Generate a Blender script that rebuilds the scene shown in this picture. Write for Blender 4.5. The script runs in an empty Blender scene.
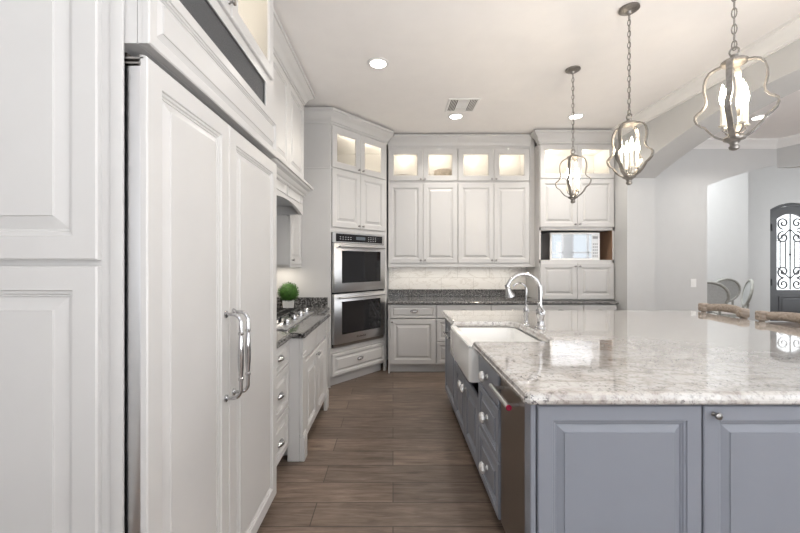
import bpy, bmesh, math, random
from mathutils import Vector, Matrix
random.seed(7)
PI = math.pi
S = bpy.context.scene
C = S.collection

# ------------------------------------------------------------------ camera, world, exposure, lights
cd = bpy.data.cameras.new('camera'); cam = bpy.data.objects.new('camera', cd); C.objects.link(cam)
cam.location = (0, 0, 1.43); cam.rotation_euler = (PI/2, 0, 0)
cd.sensor_width = 36; cd.lens = 370*36/800
cd.shift_x = 7/800; cd.shift_y = -4.5/800
cd.clip_start = 0.02
S.camera = cam
S.view_settings.view_transform = 'Standard'; S.view_settings.look = 'None'
S.view_settings.gamma = 1; S.view_settings.use_curve_mapping = False
S.view_settings.exposure = 0.71
S.cycles.caustics_reflective = False; S.cycles.caustics_refractive = False
w = bpy.data.worlds.new('world'); S.world = w; w.use_nodes = True
bg = w.node_tree.nodes['Background']; bg.inputs[0].default_value = (0.93, 0.97, 1, 1); bg.inputs[1].default_value = 1.3

def area(name, loc, rot, sx, sy, power, col=(1, 1, 1), spread=PI, disk=False):
    d = bpy.data.lights.new(name, 'AREA'); d.shape = 'DISK' if disk else 'RECTANGLE'
    d.size = sx
    if not disk: d.size_y = sy
    d.energy = power; d.color = col; d.spread = spread
    o = bpy.data.objects.new(name, d); C.objects.link(o); o.location = loc; o.rotation_euler = rot
    return o
# daylight coming in by the windows behind the camera, in the living room and in the entry
REAR_Y, CEIL_Z = -3.6, 3.17
REAR_WIN = [(-0.95, 0.65), (1.0, 2.6), (4.55, 6.25), (6.55, 7.75)]
for a, b in REAR_WIN:
    area('window_light', ((a+b)/2, REAR_Y-.22, 1.55), (PI/2, 0, 0), b-a, 2.3, 3.2*(b-a)/1.6, (.72, .86, 1))
EAST_X = 11.2
EAST_WIN = [(-2.6, -.4), (.4, 2.6)]
for a, b in EAST_WIN:
    area('window_light', (EAST_X-.06, (a+b)/2, 1.6), (0, PI/2, 0), 2.3, b-a, 14, (.95, .98, 1))
area('window_light', (EAST_X-.06, 7.2, 1.7), (0, PI/2, 0), 2.3, 1.6, 30, (.97, .99, 1))
area('hall_fill_light', (5.5, 6.7, CEIL_Z+1.05), (0, 0, 0), 1.6, 1.2, 85, (.98, 1, 1))  # added fill without a fixture, brightens the entry hall wall
# added fill light behind the camera, aimed up to brighten the ceiling
area('bounce_fill', (3.7, -1.5, .75), (PI, 0, 0), 6.0, 2.4, 285, (.975, .985, 1))
# warm strips under the wall cabinets, and the recessed cans
area('cabinet_strip_light', (.9, 5.22, 1.352), (0, 0, 0), 1.8, .03, 1.6, (1, .92, .80))
area('cabinet_strip_light', (-1.22, 3.96, 1.372), (0, 0, 0), .2, .3, 1.0, (1, .9, .78))
CANS = [(-.13, 3.235), (.75, 4.41), (2.18, 4.41), (4.40, 4.44)]

# ------------------------------------------------------------------ materials
def mat(name, col, rough=.5, metal=0, spec=.5, emit=None, estr=0, trans=0, ior=1.45, coat=0):
    m = bpy.data.materials.new(name); m.use_nodes = True
    p = m.node_tree.nodes['Principled BSDF']
    p.inputs['Base Color'].default_value = (*col, 1); p.inputs['Roughness'].default_value = rough
    p.inputs['Metallic'].default_value = metal; p.inputs['Specular IOR Level'].default_value = spec
    p.inputs['Transmission Weight'].default_value = trans; p.inputs['IOR'].default_value = ior
    p.inputs['Coat Weight'].default_value = coat
    if emit: p.inputs['Emission Color'].default_value = (*emit, 1); p.inputs['Emission Strength'].default_value = estr
    return m
def nt(m):
    t = m.node_tree; return t, t.nodes, t.links, t.nodes['Principled BSDF']
def coords(m, scale=(1, 1, 1), kind='Object'):
    t, n, l, p = nt(m)
    tc = n.new('ShaderNodeTexCoord'); mp = n.new('ShaderNodeMapping'); mp.inputs['Scale'].default_value = scale
    l.new(tc.outputs[kind], mp.inputs[0]); return mp.outputs[0]
def noise(m, vec, scale, detail=4, rough=.55, dist=0):
    t, n, l, p = nt(m)
    x = n.new('ShaderNodeTexNoise'); x.inputs['Scale'].default_value = scale; x.inputs['Detail'].default_value = detail
    x.inputs['Roughness'].default_value = rough; x.inputs['Distortion'].default_value = dist
    l.new(vec, x.inputs['Vector']); return x.outputs[0]
def ramp(m, fac, stops):
    t, n, l, p = nt(m)
    r = n.new('ShaderNodeValToRGB'); e = r.color_ramp.elements
    while len(e) < len(stops): e.new(.5)
    for k, (pos, c) in enumerate(stops):
        e[k].position = pos; e[k].color = (*c, 1) if len(c) == 3 else c
    l.new(fac, r.inputs[0]); return r.outputs[0]
def mix(m, fac, a, b, mode='MIX'):
    t, n, l, p = nt(m)
    x = n.new('ShaderNodeMix'); x.data_type = 'RGBA'; x.blend_type = mode
    for s, v in ((x.inputs[0], fac), (x.inputs[6], a), (x.inputs[7], b)):
        if hasattr(v, 'links'): l.new(v, s)
        elif isinstance(v, tuple): s.default_value = (*v, 1)
        else: s.default_value = v
    return x.outputs[2]
def bump(m, h, strength=.1, dist=.01):
    t, n, l, p = nt(m)
    b = n.new('ShaderNodeBump'); b.inputs['Strength'].default_value = strength; b.inputs['Distance'].default_value = dist
    l.new(h, b.inputs['Height']); l.new(b.outputs[0], p.inputs['Normal'])
def setcol(m, out): m.node_tree.links.new(out, nt(m)[3].inputs['Base Color'])

def paint(name, col, rough, amt=.03, sc=6):
    m = mat(name, col, rough, spec=.4)
    f = noise(m, coords(m), sc, 3)
    setcol(m, ramp(m, f, [(.3, tuple(c*(1-amt) for c in col)), (.7, tuple(min(1, c*(1+amt)) for c in col))]))
    return m
WHITE = paint('white_cabinet_paint', (.585, .577, .57), .32, .012)
INNER = paint('cabinet_interior', (.84, .80, .72), .5, .01)
GREY = paint('grey_island_paint', (.265, .284, .328), .33, .02)
WALLP = paint('wall_plaster', (.585, .588, .588), .6, .01); bump(WALLP, noise(WALLP, coords(WALLP), 90), .05, .004)
CEILP = paint('ceiling_plaster', (.92, .895, .88), .7, .012); bump(CEILP, noise(CEILP, coords(CEILP), 70), .06, .004)
TRIMP = paint('trim_paint', (.82, .81, .80), .4, .01)
CHROME = mat('chrome', (.56, .56, .57), .07, 1)
NICKEL = mat('aged_nickel', (.34, .33, .32), .3, 1)
bump(NICKEL, noise(NICKEL, coords(NICKEL), 120), .15, .002)
SILVERLEAF = paint('silver_leaf_metal', (.25, .235, .218), .38, .2, 60)
nt(SILVERLEAF)[3].inputs['Metallic'].default_value = .75
STEEL = mat('brushed_steel', (.68, .68, .69), .28, 1)
v = coords(STEEL, (1, 1, 180)); bump(STEEL, noise(STEEL, v, 3, 2), .04, .002)
DSTEEL = mat('dark_steel', (.33, .30, .275), .3, 1)
bump(DSTEEL, noise(DSTEEL, coords(DSTEEL, (1, 1, 150)), 3, 2), .04, .002)
BLACK = mat('black_enamel', (.015, .015, .017), .35)
GRILLE = mat('dark_grille_mesh', (.075, .077, .082), .6)
bump(GRILLE, noise(GRILLE, coords(GRILLE), 300), .6, .004)
BLACKGLASS = mat('black_glass', (.012, .012, .014), .04, spec=.6)
MIRROR = mat('mirror_glass', (.40, .41, .42), .03, 1)
CERAMIC = mat('white_fireclay', (.86, .86, .85), .08, coat=.5)
CRYSTAL = mat('crystal', (.9, .9, .92), .02, trans=.75, ior=1.55)
RED = mat('red_enamel', (.35, .01, .05), .25)
IRON = mat('wrought_iron', (.075, .077, .083), .5, .3)
DOORP = paint('dark_door_paint', (.085, .088, .095), .45, .05)
NICHE = mat('brown_veneer', (.33, .20, .13), .4)
POT = mat('white_pot', (.78, .78, .76), .45)
SWITCH = mat('switch_plastic', (.86, .86, .85), .35)
WAX = mat('candle_sleeve', (.88, .83, .72), .5)
BULB = mat('glowing_bulb', (1, .9, .75), .3, emit=(1, .86, .66), estr=100)
CANL = mat('can_lens', (1, 1, 1), .4, emit=(1, .96, .9), estr=9)
PANE = mat('frosted_pane', (1, .985, .95), .35, trans=1, ior=1.1)
RUBBER = mat('rubber', (.03, .03, .03), .8)

# frosted pane of the lit cabinets: lets the inner lamp's light through
def frosted():
    m = bpy.data.materials.new('seeded_glass'); m.use_nodes = True
    n, l = m.node_tree.nodes, m.node_tree.links; n.clear()
    o = n.new('ShaderNodeOutputMaterial'); a = n.new('ShaderNodeBsdfTranslucent'); b = n.new('ShaderNodeBsdfTransparent')
    a.inputs[0].default_value = (.95, .93, .88, 1); b.inputs[0].default_value = (.97, .96, .94, 1)
    x = n.new('ShaderNodeMixShader'); x.inputs[0].default_value = .85
    g = n.new('ShaderNodeBsdfGlossy'); g.inputs['Roughness'].default_value = .25
    y = n.new('ShaderNodeMixShader'); y.inputs[0].default_value = .05
    l.new(a.outputs[0], x.inputs[1]); l.new(b.outputs[0], x.inputs[2])
    l.new(x.outputs[0], y.inputs[1]); l.new(g.outputs[0], y.inputs[2]); l.new(y.outputs[0], o.inputs[0])
    return m
SEED = frosted()
def clear():
    m = bpy.data.materials.new('clear_glass'); m.use_nodes = True
    n, l = m.node_tree.nodes, m.node_tree.links; n.clear()
    o = n.new('ShaderNodeOutputMaterial'); b = n.new('ShaderNodeBsdfTransparent'); g = n.new('ShaderNodeBsdfGlossy'); g.inputs['Roughness'].default_value = .02
    y = n.new('ShaderNodeMixShader'); y.inputs[0].default_value = .06
    l.new(b.outputs[0], y.inputs[1]); l.new(g.outputs[0], y.inputs[2]); l.new(y.outputs[0], o.inputs[0])
    return m
CLEAR = clear()

# light granite of the island
GRAN = mat('pale_granite', (.7, .68, .65), .07, spec=.75)
v = coords(GRAN)
vs = coords(GRAN, (1.0, 2.0, 1.0))
nt(GRAN)[3].inputs['Coat Weight'].default_value = .85; nt(GRAN)[3].inputs['Coat Roughness'].default_value = .03; nt(GRAN)[3].inputs['Coat IOR'].default_value = 1.7
c1 = ramp(GRAN, noise(GRAN, vs, 5.5, 8, .7, .9), [(.30, (.27, .235, .215)), (.43, (.47, .44, .415)), (.55, (.60, .59, .575)), (.75, (.50, .475, .455))])
c2 = ramp(GRAN, noise(GRAN, v, 42, 6, .7), [(.37, (.30, .285, .28)), (.49, (1, 1, 1))])
c3 = ramp(GRAN, noise(GRAN, v, 70, 4, .65), [(.56, (0, 0, 0)), (.62, (1, 1, 1))])
c4 = ramp(GRAN, noise(GRAN, vs, 3.2, 4, .6), [(.45, (0, 0, 0)), (.62, (1, 1, 1))])
dark = mix(GRAN, c4, (0, 0, 0), c3, 'MIX')
base = mix(GRAN, .5, c1, c2, 'MULTIPLY')
setcol(GRAN, mix(GRAN, dark, base, (.10, .09, .095)))
# dark granite of the perimeter
DGRAN = mat('dark_granite', (.1, .1, .1), .08, spec=.6)
v = coords(DGRAN)
c1 = ramp(DGRAN, noise(DGRAN, v, 60, 4, .75), [(.38, (.012, .012, .013)), (.5, (.075, .073, .073)), (.62, (.36, .35, .34))])
setcol(DGRAN, c1)
# marble tiles
TILE = mat('marble_tile', (.85, .83, .8), .25)
v = coords(TILE)
vein = ramp(TILE, noise(TILE, coords(TILE, (1, 1, 1.6)), 2.6, 6, .6, 1.6), [(.47, (.86, .84, .81)), (.5, (.70, .67, .63)), (.53, (.86, .84, .81))])
t, n, l, p = nt(TILE)
br = n.new('ShaderNodeTexBrick'); br.offset = 0.5; br.inputs['Scale'].default_value = 1
br.inputs['Brick Width'].default_value = .47; br.inputs['Row Height'].default_value = .24
br.inputs['Mortar Size'].default_value = .0025; br.inputs['Mortar'].default_value = (.55, .53, .5, 1)
sw = n.new('ShaderNodeVectorRotate'); sw.rotation_type = 'X_AXIS'; sw.inputs['Angle'].default_value = -PI/2
l.new(v, sw.inputs['Vector']); l.new(sw.outputs[0], br.inputs['Vector'])
l.new(vein, br.inputs['Color1']); l.new(vein, br.inputs['Color2']); l.new(br.outputs['Color'], p.inputs['Base Color'])
# floor planks
FLOOR = mat('wood_look_planks', (.2, .16, .13), .33, spec=.45)
t, n, l, p = nt(FLOOR); v = coords(FLOOR)
br = n.new('ShaderNodeTexBrick'); br.offset = .37; br.inputs['Scale'].default_value = 1
br.inputs['Brick Width'].default_value = 1.22; br.inputs['Row Height'].default_value = .2
br.inputs['Mortar Size'].default_value = .003; br.inputs['Mortar Smooth'].default_value = .2
br.inputs['Color1'].default_value = (.0, .0, .0, 1); br.inputs['Color2'].default_value = (1, 1, 1, 1); br.inputs['Mortar'].default_value = (.5, .5, .5, 1)
l.new(v, br.inputs['Vector'])
grain = ramp(FLOOR, noise(FLOOR, coords(FLOOR, (1, 9, 1)), 3.2, 8, .66, .8), [(.26, (.085, .060, .045)), (.45, (.165, .122, .096)), (.6, (.225, .172, .138)), (.8, (.30, .24, .20))])
fine = ramp(FLOOR, noise(FLOOR, coords(FLOOR, (2, 45, 1)), 6, 5, .7), [(.3, (.74, .74, .74)), (.7, (1.12, 1.12, 1.12))])
tone = ramp(FLOOR, br.outputs['Color'], [(0, (.80, .80, .80)), (1, (1.16, 1.14, 1.11))])
col = mix(FLOOR, 1, mix(FLOOR, 1, grain, fine, 'MULTIPLY'), tone, 'MULTIPLY')
setcol(FLOOR, mix(FLOOR, br.outputs['Fac'], col, (.06, .045, .036)))
bump(FLOOR, br.outputs['Fac'], -.25, .003)
# stool wood, cane, leaves, wicker
TAUPE = mat('weathered_wood', (.33, .28, .24), .5)
setcol(TAUPE, ramp(TAUPE, noise(TAUPE, coords(TAUPE, (18, 2.5, 18)), 3, 5, .6, .5), [(.3, (.235, .19, .155)), (.7, (.44, .375, .32))]))
GREYWOOD = paint('grey_washed_wood', (.30, .30, .28), .55, .15, 20)
CANE = paint('grey_cane', (.40, .41, .41), .6, .12, 60)
SEATF = paint('linen_seat', (.62, .60, .57), .8, .05, 60)
LEAF = paint('boxwood_leaf', (.045, .125, .016), .55, .5, 40)
WICK = paint('speckled_wicker', (.42, .34, .25), .75, .45, 45)

# ------------------------------------------------------------------ mesh helpers
class MB:
    def __init__(s): s.bm = bmesh.new()
    def face(s, vs):
        try: return s.bm.faces.new(vs)
        except ValueError: return None
    def box(s, x0, x1, y0, y1, z0, z1, bev=0, seg=1):
        b = bmesh.new() if bev else s.bm
        P = [(x0, y0, z0), (x1, y0, z0), (x1, y1, z0), (x0, y1, z0), (x0, y0, z1), (x1, y0, z1), (x1, y1, z1), (x0, y1, z1)]
        V = [b.verts.new(p) for p in P]
        for f in ((0, 3, 2, 1), (4, 5, 6, 7), (0, 1, 5, 4), (1, 2, 6, 5), (2, 3, 7, 6), (3, 0, 4, 7)): b.faces.new([V[i] for i in f])
        if bev:
            bmesh.ops.bevel(b, geom=b.edges[:], offset=bev, segments=seg, profile=.5, affect='EDGES'); s.merge(b)
        return s
    def merge(s, b):
        mp = {v: s.bm.verts.new(v.co) for v in b.verts}
        for f in b.faces: s.face([mp[v] for v in f.verts])
        b.free()
    def rings(s, R, cap0=True, cap1=True):
        """R: list of loops (equal length lists of points), bridged in turn"""
        L = [[s.bm.verts.new(p) for p in r] for r in R]
        k = len(L[0])
        for a, b in zip(L, L[1:]):
            for i in range(k): s.face([a[i], a[(i+1) % k], b[(i+1) % k], b[i]])
        if cap0: s.face(L[0][::-1])
        if cap1: s.face(L[-1])
        return s
    def prism(s, poly, f0, f1):
        """poly points mapped by f0/f1 into the two end loops"""
        return s.rings([[f0(*p) for p in poly], [f1(*p) for p in poly]])
    def lathe(s, prof, c=(0, 0, 0), axis='z', seg=20, cap=True):
        R = []
        for r, h in prof:
            r = max(r, 1e-5); loop = []
            for k in range(seg):
                a = 2*PI*k/seg; u, q = r*math.cos(a), r*math.sin(a)
                loop.append({'z': (c[0]+u, c[1]+q, c[2]+h), 'y': (c[0]+u, c[1]+h, c[2]-q), 'x': (c[0]+h, c[1]+u, c[2]+q)}[axis])
            R.append(loop)
        return s.rings(R, cap, cap)
    def tube(s, pts, r, seg=8, closed=False, flat=None):
        pts = [Vector(p) for p in pts]; n = len(pts); L = []
        rr = r if isinstance(r, (list, tuple)) else [r]*n
        up = None
        for i, p in enumerate(pts):
            a = pts[(i-1) % n] if (closed or i) else p
            b = pts[(i+1) % n] if (closed or i < n-1) else p
            t = (b-a).normalized()
            if up is None: up = t.orthogonal().normalized()
            up = (up - t*up.dot(t)); up = up.normalized() if up.length > 1e-6 else t.orthogonal().normalized()
            sd = t.cross(up)
            L.append([p + (up*math.cos(2*PI*k/seg) + sd*math.sin(2*PI*k/seg))*rr[i] for k in range(seg)])
        if closed: L.append(L[0])
        R = [[s.bm.verts.new(q) for q in l] for l in (L[:-1] if closed else L)]
        if closed: R.append(R[0])
        for a, b in zip(R, R[1:]):
            for k in range(seg): s.face([a[k], a[(k+1) % seg], b[(k+1) % seg], b[k]])
        if not closed: s.face(R[0][::-1]); s.face(R[-1])
        return s
    def strap(s, pts, nrm, wd, th):
        """flat strap: pts in space, nrm per point (in-plane outward), width along the third axis"""
        L = []
        n = len(pts)
        for i, p in enumerate(pts):
            a, b = pts[max(i-1, 0)], pts[min(i+1, n-1)]
            t = (Vector(b)-Vector(a)).normalized(); o = Vector(nrm); sd = o
            nn = t.cross(o).normalized(); p = Vector(p)
            L.append([p+sd*wd/2+nn*th/2, p-sd*wd/2+nn*th/2, p-sd*wd/2-nn*th/2, p+sd*wd/2-nn*th/2])
        return s.rings(L)
    def sphere(s, c, r, seg=12, rings=8, sc=(1, 1, 1)):
        b = bmesh.new(); bmesh.ops.create_uvsphere(b, u_segments=seg, v_segments=rings, radius=r)
        for v in b.verts: v.co = Vector((v.co.x*sc[0]+c[0], v.co.y*sc[1]+c[1], v.co.z*sc[2]+c[2]))
        s.merge(b); return s
    def raised(s, x0, z0, w, h, t=.02, fr=.058, yf=0, bw=.026):
        """raised panel front: outer face at y=-t+yf, back at yf"""
        k = min(1, min(w, h)/.30); fr *= max(.45, k)
        q = max(.5, k)
        P = [(0, 0), (0, -t+.004), (.004, -t), (fr, -t), (fr+.003*q, -t+.005), (fr+.010*q, -t+.006), (fr+.0135*q, -t+.011), (fr+.018*q, -t+.0115), (fr+.020*q, -t+.015), (fr+(.020+bw)*q, -t+.005), (fr+(.022+bw)*q, -t+.001)]
        return s.rings([[(x0+i, y+yf, z0+i), (x0+w-i, y+yf, z0+i), (x0+w-i, y+yf, z0+h-i), (x0+i, y+yf, z0+h-i)] for i, y in P])
    def slab(s, x0, z0, w, h, t=.02, yf=0):
        P = [(0, 0), (0, -t+.006), (.004, -t+.003), (.010, -t)]
        return s.rings([[(x0+i, y+yf, z0+i), (x0+w-i, y+yf, z0+i), (x0+w-i, y+yf, z0+h-i), (x0+i, y+yf, z0+h-i)] for i, y in P])
    def glassframe(s, x0, z0, w, h, t=.02, fr=.07, yf=0):
        P = [(0, 0), (0, -t+.004), (.004, -t), (fr-.008, -t), (fr, -t+.008), (fr, 0), (0, 0)]
        return s.rings([[(x0+i, y+yf, z0+i), (x0+w-i, y+yf, z0+i), (x0+w-i, y+yf, z0+h-i), (x0+i, y+yf, z0+h-i)] for i, y in P], False, False)
    def sweep(s, path, prof):
        """path: 2D points left to right as seen; prof: (out, z) offset to the path's right side"""
        n = len(path); nr = []
        for a, b in zip(path, path[1:]):
            d = Vector((b[0]-a[0], b[1]-a[1])).normalized(); nr.append(Vector((d.y, -d.x)))
        L = []
        for i, p in enumerate(path):
            if i == 0: m = nr[0]
            elif i == n-1: m = nr[-1]
            else:
                m = (nr[i-1]+nr[i]); m = m/m.length; m = m/max(.2, m.dot(nr[i]))
            L.append([(p[0]+m.x*o, p[1]+m.y*o, z) for o, z in prof])
        return s.rings(L)
    def mesh(s, name, m, smooth=True, angle=35):
        bmesh.ops.remove_doubles(s.bm, verts=s.bm.verts[:], dist=1e-6)
        bmesh.ops.recalc_face_normals(s.bm, faces=s.bm.faces[:])
        me = bpy.data.meshes.new(name)
        if smooth:
            for f in s.bm.faces: f.smooth = True
            for e in s.bm.edges:
                if len(e.link_faces) != 2 or e.calc_face_angle(0) > math.radians(angle): e.smooth = False
        s.bm.to_mesh(me); s.bm.free(); me.materials.append(m); return me
    def build(s, name, m, parent=None, loc=None, rot=None, label=None, smooth=True, angle=35):
        return inst(name, s.mesh(name, m, smooth, angle), parent, loc, rot, label)
def inst(name, me, parent=None, loc=None, rot=None, label=None):
    o = bpy.data.objects.new(name, me); C.objects.link(o)
    if parent: o.parent = parent
    if loc: o.location = loc
    if rot: o.rotation_euler = rot
    if label: o['label'] = label
    return o
def tag(o, label, cat, group=None):
    o['label'] = label; o['category'] = cat
    if group: o['group'] = group
    return o
def thing(name, label, cat, loc=(0, 0, 0), rz=0, group=None):
    o = bpy.data.objects.new(name, None); C.objects.link(o); o.empty_display_size = .05
    o.location = loc; o.rotation_euler = (0, 0, rz)
    return tag(o, label, cat, group)
def struct(o): o['kind'] = 'structure'; return o
def dup(root, loc, rz, label, group=None):
    r = root.copy(); C.objects.link(r); r.location = loc; r.rotation_euler = (0, 0, rz); r['label'] = label
    if group: r['group'] = group
    for ch in list(root.children):
        c = ch.copy(); C.objects.link(c); c.parent = r
        for g in list(ch.children):
            d = g.copy(); C.objects.link(d); d.parent = c
    return r
def arc(c0, c1, z0, rise, n=20):
    """segmental arch points from c0 to c1 springing at z0"""
    h = (c1-c0)/2; R = (h*h+rise*rise)/(2*rise); m = (c0+c1)/2; out = []
    for i in range(n+1):
        x = c0+(c1-c0)*i/n
        out.append((x, z0+rise-R+math.sqrt(max(0, R*R-(x-m)**2))))
    return out
CROWN = [(0, 0), (.012, 0), (.012, .022), (.022, .028), (.03, .05), (.052, .082), (.082, .104), (.088, .118), (.1, .122), (.1, .15), (0, .15)]
def crown_prof(z, out=1, h=1, base=0): return [(base+o*out, z+k*h) for o, k in CROWN]

# ------------------------------------------------------------------ the room
CEIL = 3.17
b = MB(); b.box(-1.6, 11.4, REAR_Y-.2, 9.2, -.12, 0); struct(b.build('floor', FLOOR, smooth=False))
b = MB(); b.box(-1.6, 11.4, REAR_Y-.2, 5.449, CEIL, CEIL+.12); struct(b.build('ceiling', CEILP, smooth=False))
HALL = 4.3
b = MB(); b.box(4.2, 11.4, 5.45, 9.2, HALL, HALL+.12); struct(b.build('ceiling_hall', CEILP, smooth=False))
b = MB(); b.box(4.2, 11.4, 5.45, 5.56, CEIL, HALL-.001); struct(b.build('wall_upper', WALLP, smooth=False))
b = MB(); b.box(-1.52, -1.37, REAR_Y, 5.42, 0, CEIL); struct(b.build('wall_left', WALLP, smooth=False))
b = MB(); b.box(-1.52, 3.3, 5.42, 5.56, 0, CEIL); struct(b.build('wall_back', WALLP, smooth=False))
# wall between kitchen and dining room, with its wide segmental arch
A0, A1 = .94, 4.66
poly = [(.5, 0), (A0, 0)] + arc(A0, A1, 2.488, .345, 28) + [(A1, 0), (5.419, 0), (5.419, CEIL), (.5, CEIL)]
b = MB(); b.prism(poly, lambda y, z: (2.95, y, z), lambda y, z: (3.30, y, z)); struct(b.build('wall_right', WALLP, angle=20))
b = MB(); b.sweep([(2.95, 4.9), (2.95, .5)], crown_prof(CEIL-.12, 1, .8)); struct(b.build('trim_1', TRIMP))
# dining room end wall with an arched opening
poly = [(3.301, 0), (4.5, 0)] + [(x, z) for x, z in arc(4.5, 8.5, 2.52, .40, 40) if x <= 5.5] + [(5.5, CEIL), (3.301, CEIL)]
b = MB(); b.prism(poly, lambda x, z: (x, 5.3, z), lambda x, z: (x, 5.45, z)); struct(b.build('wall_dining', WALLP, angle=20))
b = MB(); b.sweep([(3.301, 5.3), (5.49, 5.3), (6.35, 2.9)], crown_prof(CEIL-.12, .9, .8)); struct(b.build('trim_2', TRIMP))
# header turning towards the living room
d = Vector((.34, -.94, 0)).normalized(); nrm = Vector((d.y, -d.x, 0))*-1
hp = [(0, 2.785)] + [(s_, 2.785-.20*(s_/2.55)**.5*.6-.3*(s_/2.55)**3) for s_ in [.1*i for i in range(1, 26)]] + [(2.55, CEIL), (0, CEIL)]
O = Vector((5.501, 5.3, 0))
b = MB(); b.prism(hp, lambda s_, z: tuple(O+d*s_+Vector((0, 0, z))), lambda s_, z: tuple(O+d*s_+Vector((.14, .05, 0))+Vector((0, 0, z)))); struct(b.build('wall_header', WALLP, angle=20))
# entry hall behind
b = MB(); b.box(4.36, 7.68, 8.0, 8.14, 0, HALL); struct(b.build('wall_entry', WALLP, smooth=False))
b = MB(); b.box(4.22, 4.36, 5.561, 8.14, 0, HALL); struct(b.build('wall_hall', WALLP, smooth=False))
DX0, DX1 = 8.97, 10.05
poly = [(7.54, 0), (DX0, 0)] + arc(DX0, DX1, 2.68, .16, 16) + [(DX1, 0), (11.2, 0), (11.2, HALL), (7.54, HALL)]
b = MB(); b.prism(poly, lambda x, z: (x, 8.8, z), lambda x, z: (x, 8.95, z)); struct(b.build('wall_front', WALLP, angle=20))
b = MB(); b.box(7.54, 7.68, 8.141, 8.799, 0, HALL); struct(b.build('wall_return', WALLP, smooth=False))
# walls with windows behind the camera and on the living room's far side
def window_wall(nm, wins, a0, a1, z0, z1, put, n0):
    m = MB()
    xs = [a0] + [v for w_ in wins for v in w_] + [a1]
    for i in range(0, len(xs), 2): m.rings(put(xs[i], xs[i+1], 0, CEIL))
    for x0, x1 in wins:
        m.rings(put(x0, x1, 0, z0)); m.rings(put(x0, x1, z1, CEIL))
    struct(m.build(nm, WALLP, smooth=False))
    for k, (x0, x1) in enumerate(wins):
        f = MB()
        for (p0, p1, q0, q1) in ((x0, x0+.06, z0, z1), (x1-.06, x1, z0, z1), (x0, x1, z0, z0+.06), (x0, x1, z1-.06, z1), ((x0+x1)/2-.03, (x0+x1)/2+.03, z0, z1), (x0, x1, 1.75, 1.80)):
            f.rings(put(p0, p1, q0, q1, .07))
        o = struct(f.build('window_%d' % (n0+k), TRIMP, smooth=False))
        g = MB(); g.rings(put(x0+.03, x1-.03, z0+.03, z1-.03, .01)); struct(g.build('pane', CLEAR, o, smooth=False))
def put_rear(x0, x1, z0, z1, t=.14):
    c = REAR_Y-.07
    return [[(x0, c+s_*t/2, z0), (x1, c+s_*t/2, z0), (x1, c+s_*t/2, z1), (x0, c+s_*t/2, z1)] for s_ in (-1, 1)]
def put_east(y0, y1, z0, z1, t=.14):
    c = EAST_X+.07
    return [[(c+s_*t/2, y0, z0), (c+s_*t/2, y1, z0), (c+s_*t/2, y1, z1), (c+s_*t/2, y0, z1)] for s_ in (-1, 1)]
window_wall('wall_rear', REAR_WIN, -1.37, EAST_X, .4, 2.7, put_rear, 1)
b = MB(); b.box(EAST_X, EAST_X+.14, 5.57, 8.95, CEIL+.001, HALL-.001); struct(b.build('wall_upper', WALLP, smooth=False))
window_wall('wall_east', EAST_WIN+[(6.4, 8.0)], REAR_Y, 8.95, .4, 2.8, put_east, 5)

# front door: iron and glass, arched
dr = struct(bpy.data.objects.new('door_1', None)); C.objects.link(dr); dr.location = (DX0, 8.8, 0)
W = DX1-DX0
def archrect(x0, x1, z0, zs, rise, n=16): return [(x0, z0)] + arc(x0, x1, zs, rise, n)[0:] + [(x1, z0)]
def loopframe(m, outer, inner, y0, y1):
    k = len(outer)
    R = [[(x, y, z) for x, z in l] for l, y in ((outer, y0), (outer, y1), (inner, y1), (inner, y0), (outer, y0))]
    m.rings(R, False, False)
o1 = archrect(.004, W-.004, .02, 2.675, .158); i1 = archrect(.06, W-.06, .05, 2.63, .14)
b = MB(); loopframe(b, o1, i1, .03, .12); struct(b.build('door_frame', DOORP, dr))
o2 = archrect(.063, W-.063, .02, 2.625, .138); i2 = archrect(.20, W-.20, .76, 2.45, .13)
b = MB(); loopframe(b, o2, i2, .04, .10); struct(b.build('door_leaf', DOORP, dr))
b = MB(); b.raised(.24, .18, W-.48, .44, .014, .03, .04); struct(b.build('door_panel', DOORP, dr))
b = MB(); b.prism(archrect(.2, W-.2, .76, 2.45, .13), lambda x, z: (x, .075, z), lambda x, z: (x, .082, z)); struct(b.build('glass', CLEAR, dr))
b = MB()
def spiral(m, cx, cz, r, a0, turns, sgn=1, y=.06, rr=.017):
    pts = []
    for i in range(26):
        f = i/25; a = a0+sgn*turns*2*PI*f; q = r*(1-.8*f)
        pts.append((cx+q*math.cos(a), y, cz+q*math.sin(a)))
    m.tube(pts, rr, 6)
cx = W/2
for sx in (-1, 1):
    for cz, sg in ((2.36, 1), (2.02, -1), (1.20, 1), (.90, -1)):
        spiral(b, cx+sx*.165, cz, .145, PI/2 if sg < 0 else -PI/2, 1.4, sx*sg)
    for x in (.11, .24): b.tube([(cx+sx*x, .06, 1.3), (cx+sx*x, .06, 1.92)], .013, 6)
    b.tube([(cx+sx*.02, .06, 2.2), (cx+sx*.3, .06, 1.93)], .013, 6); b.tube([(cx+sx*.02, .06, 1.05), (cx+sx*.3, .06, 1.30)], .013, 6)
b.tube([(cx, .06, .77), (cx, .06, 2.57)], .015, 6); b.sphere((cx, .06, 1.61), .028, 8, 6); b.sphere((cx, .06, 2.19), .025, 8, 6); b.sphere((cx, .06, 1.05), .025, 8, 6)
struct(b.build('scrollwork', IRON, dr))
for z in (.95, 2.25):
    b = MB(); b.lathe([(.0, -.08), (.014, -.08), (.014, .08), (0, .08)], (.062, .022, z), seg=10); struct(b.build('hinge', IRON, dr))

# tile splash on the back wall
b = MB(); b.box(-.06, 1.94, 5.404, 5.4185, 1.031, 1.358); struct(b.build('trim_3', TILE, smooth=False))
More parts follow.
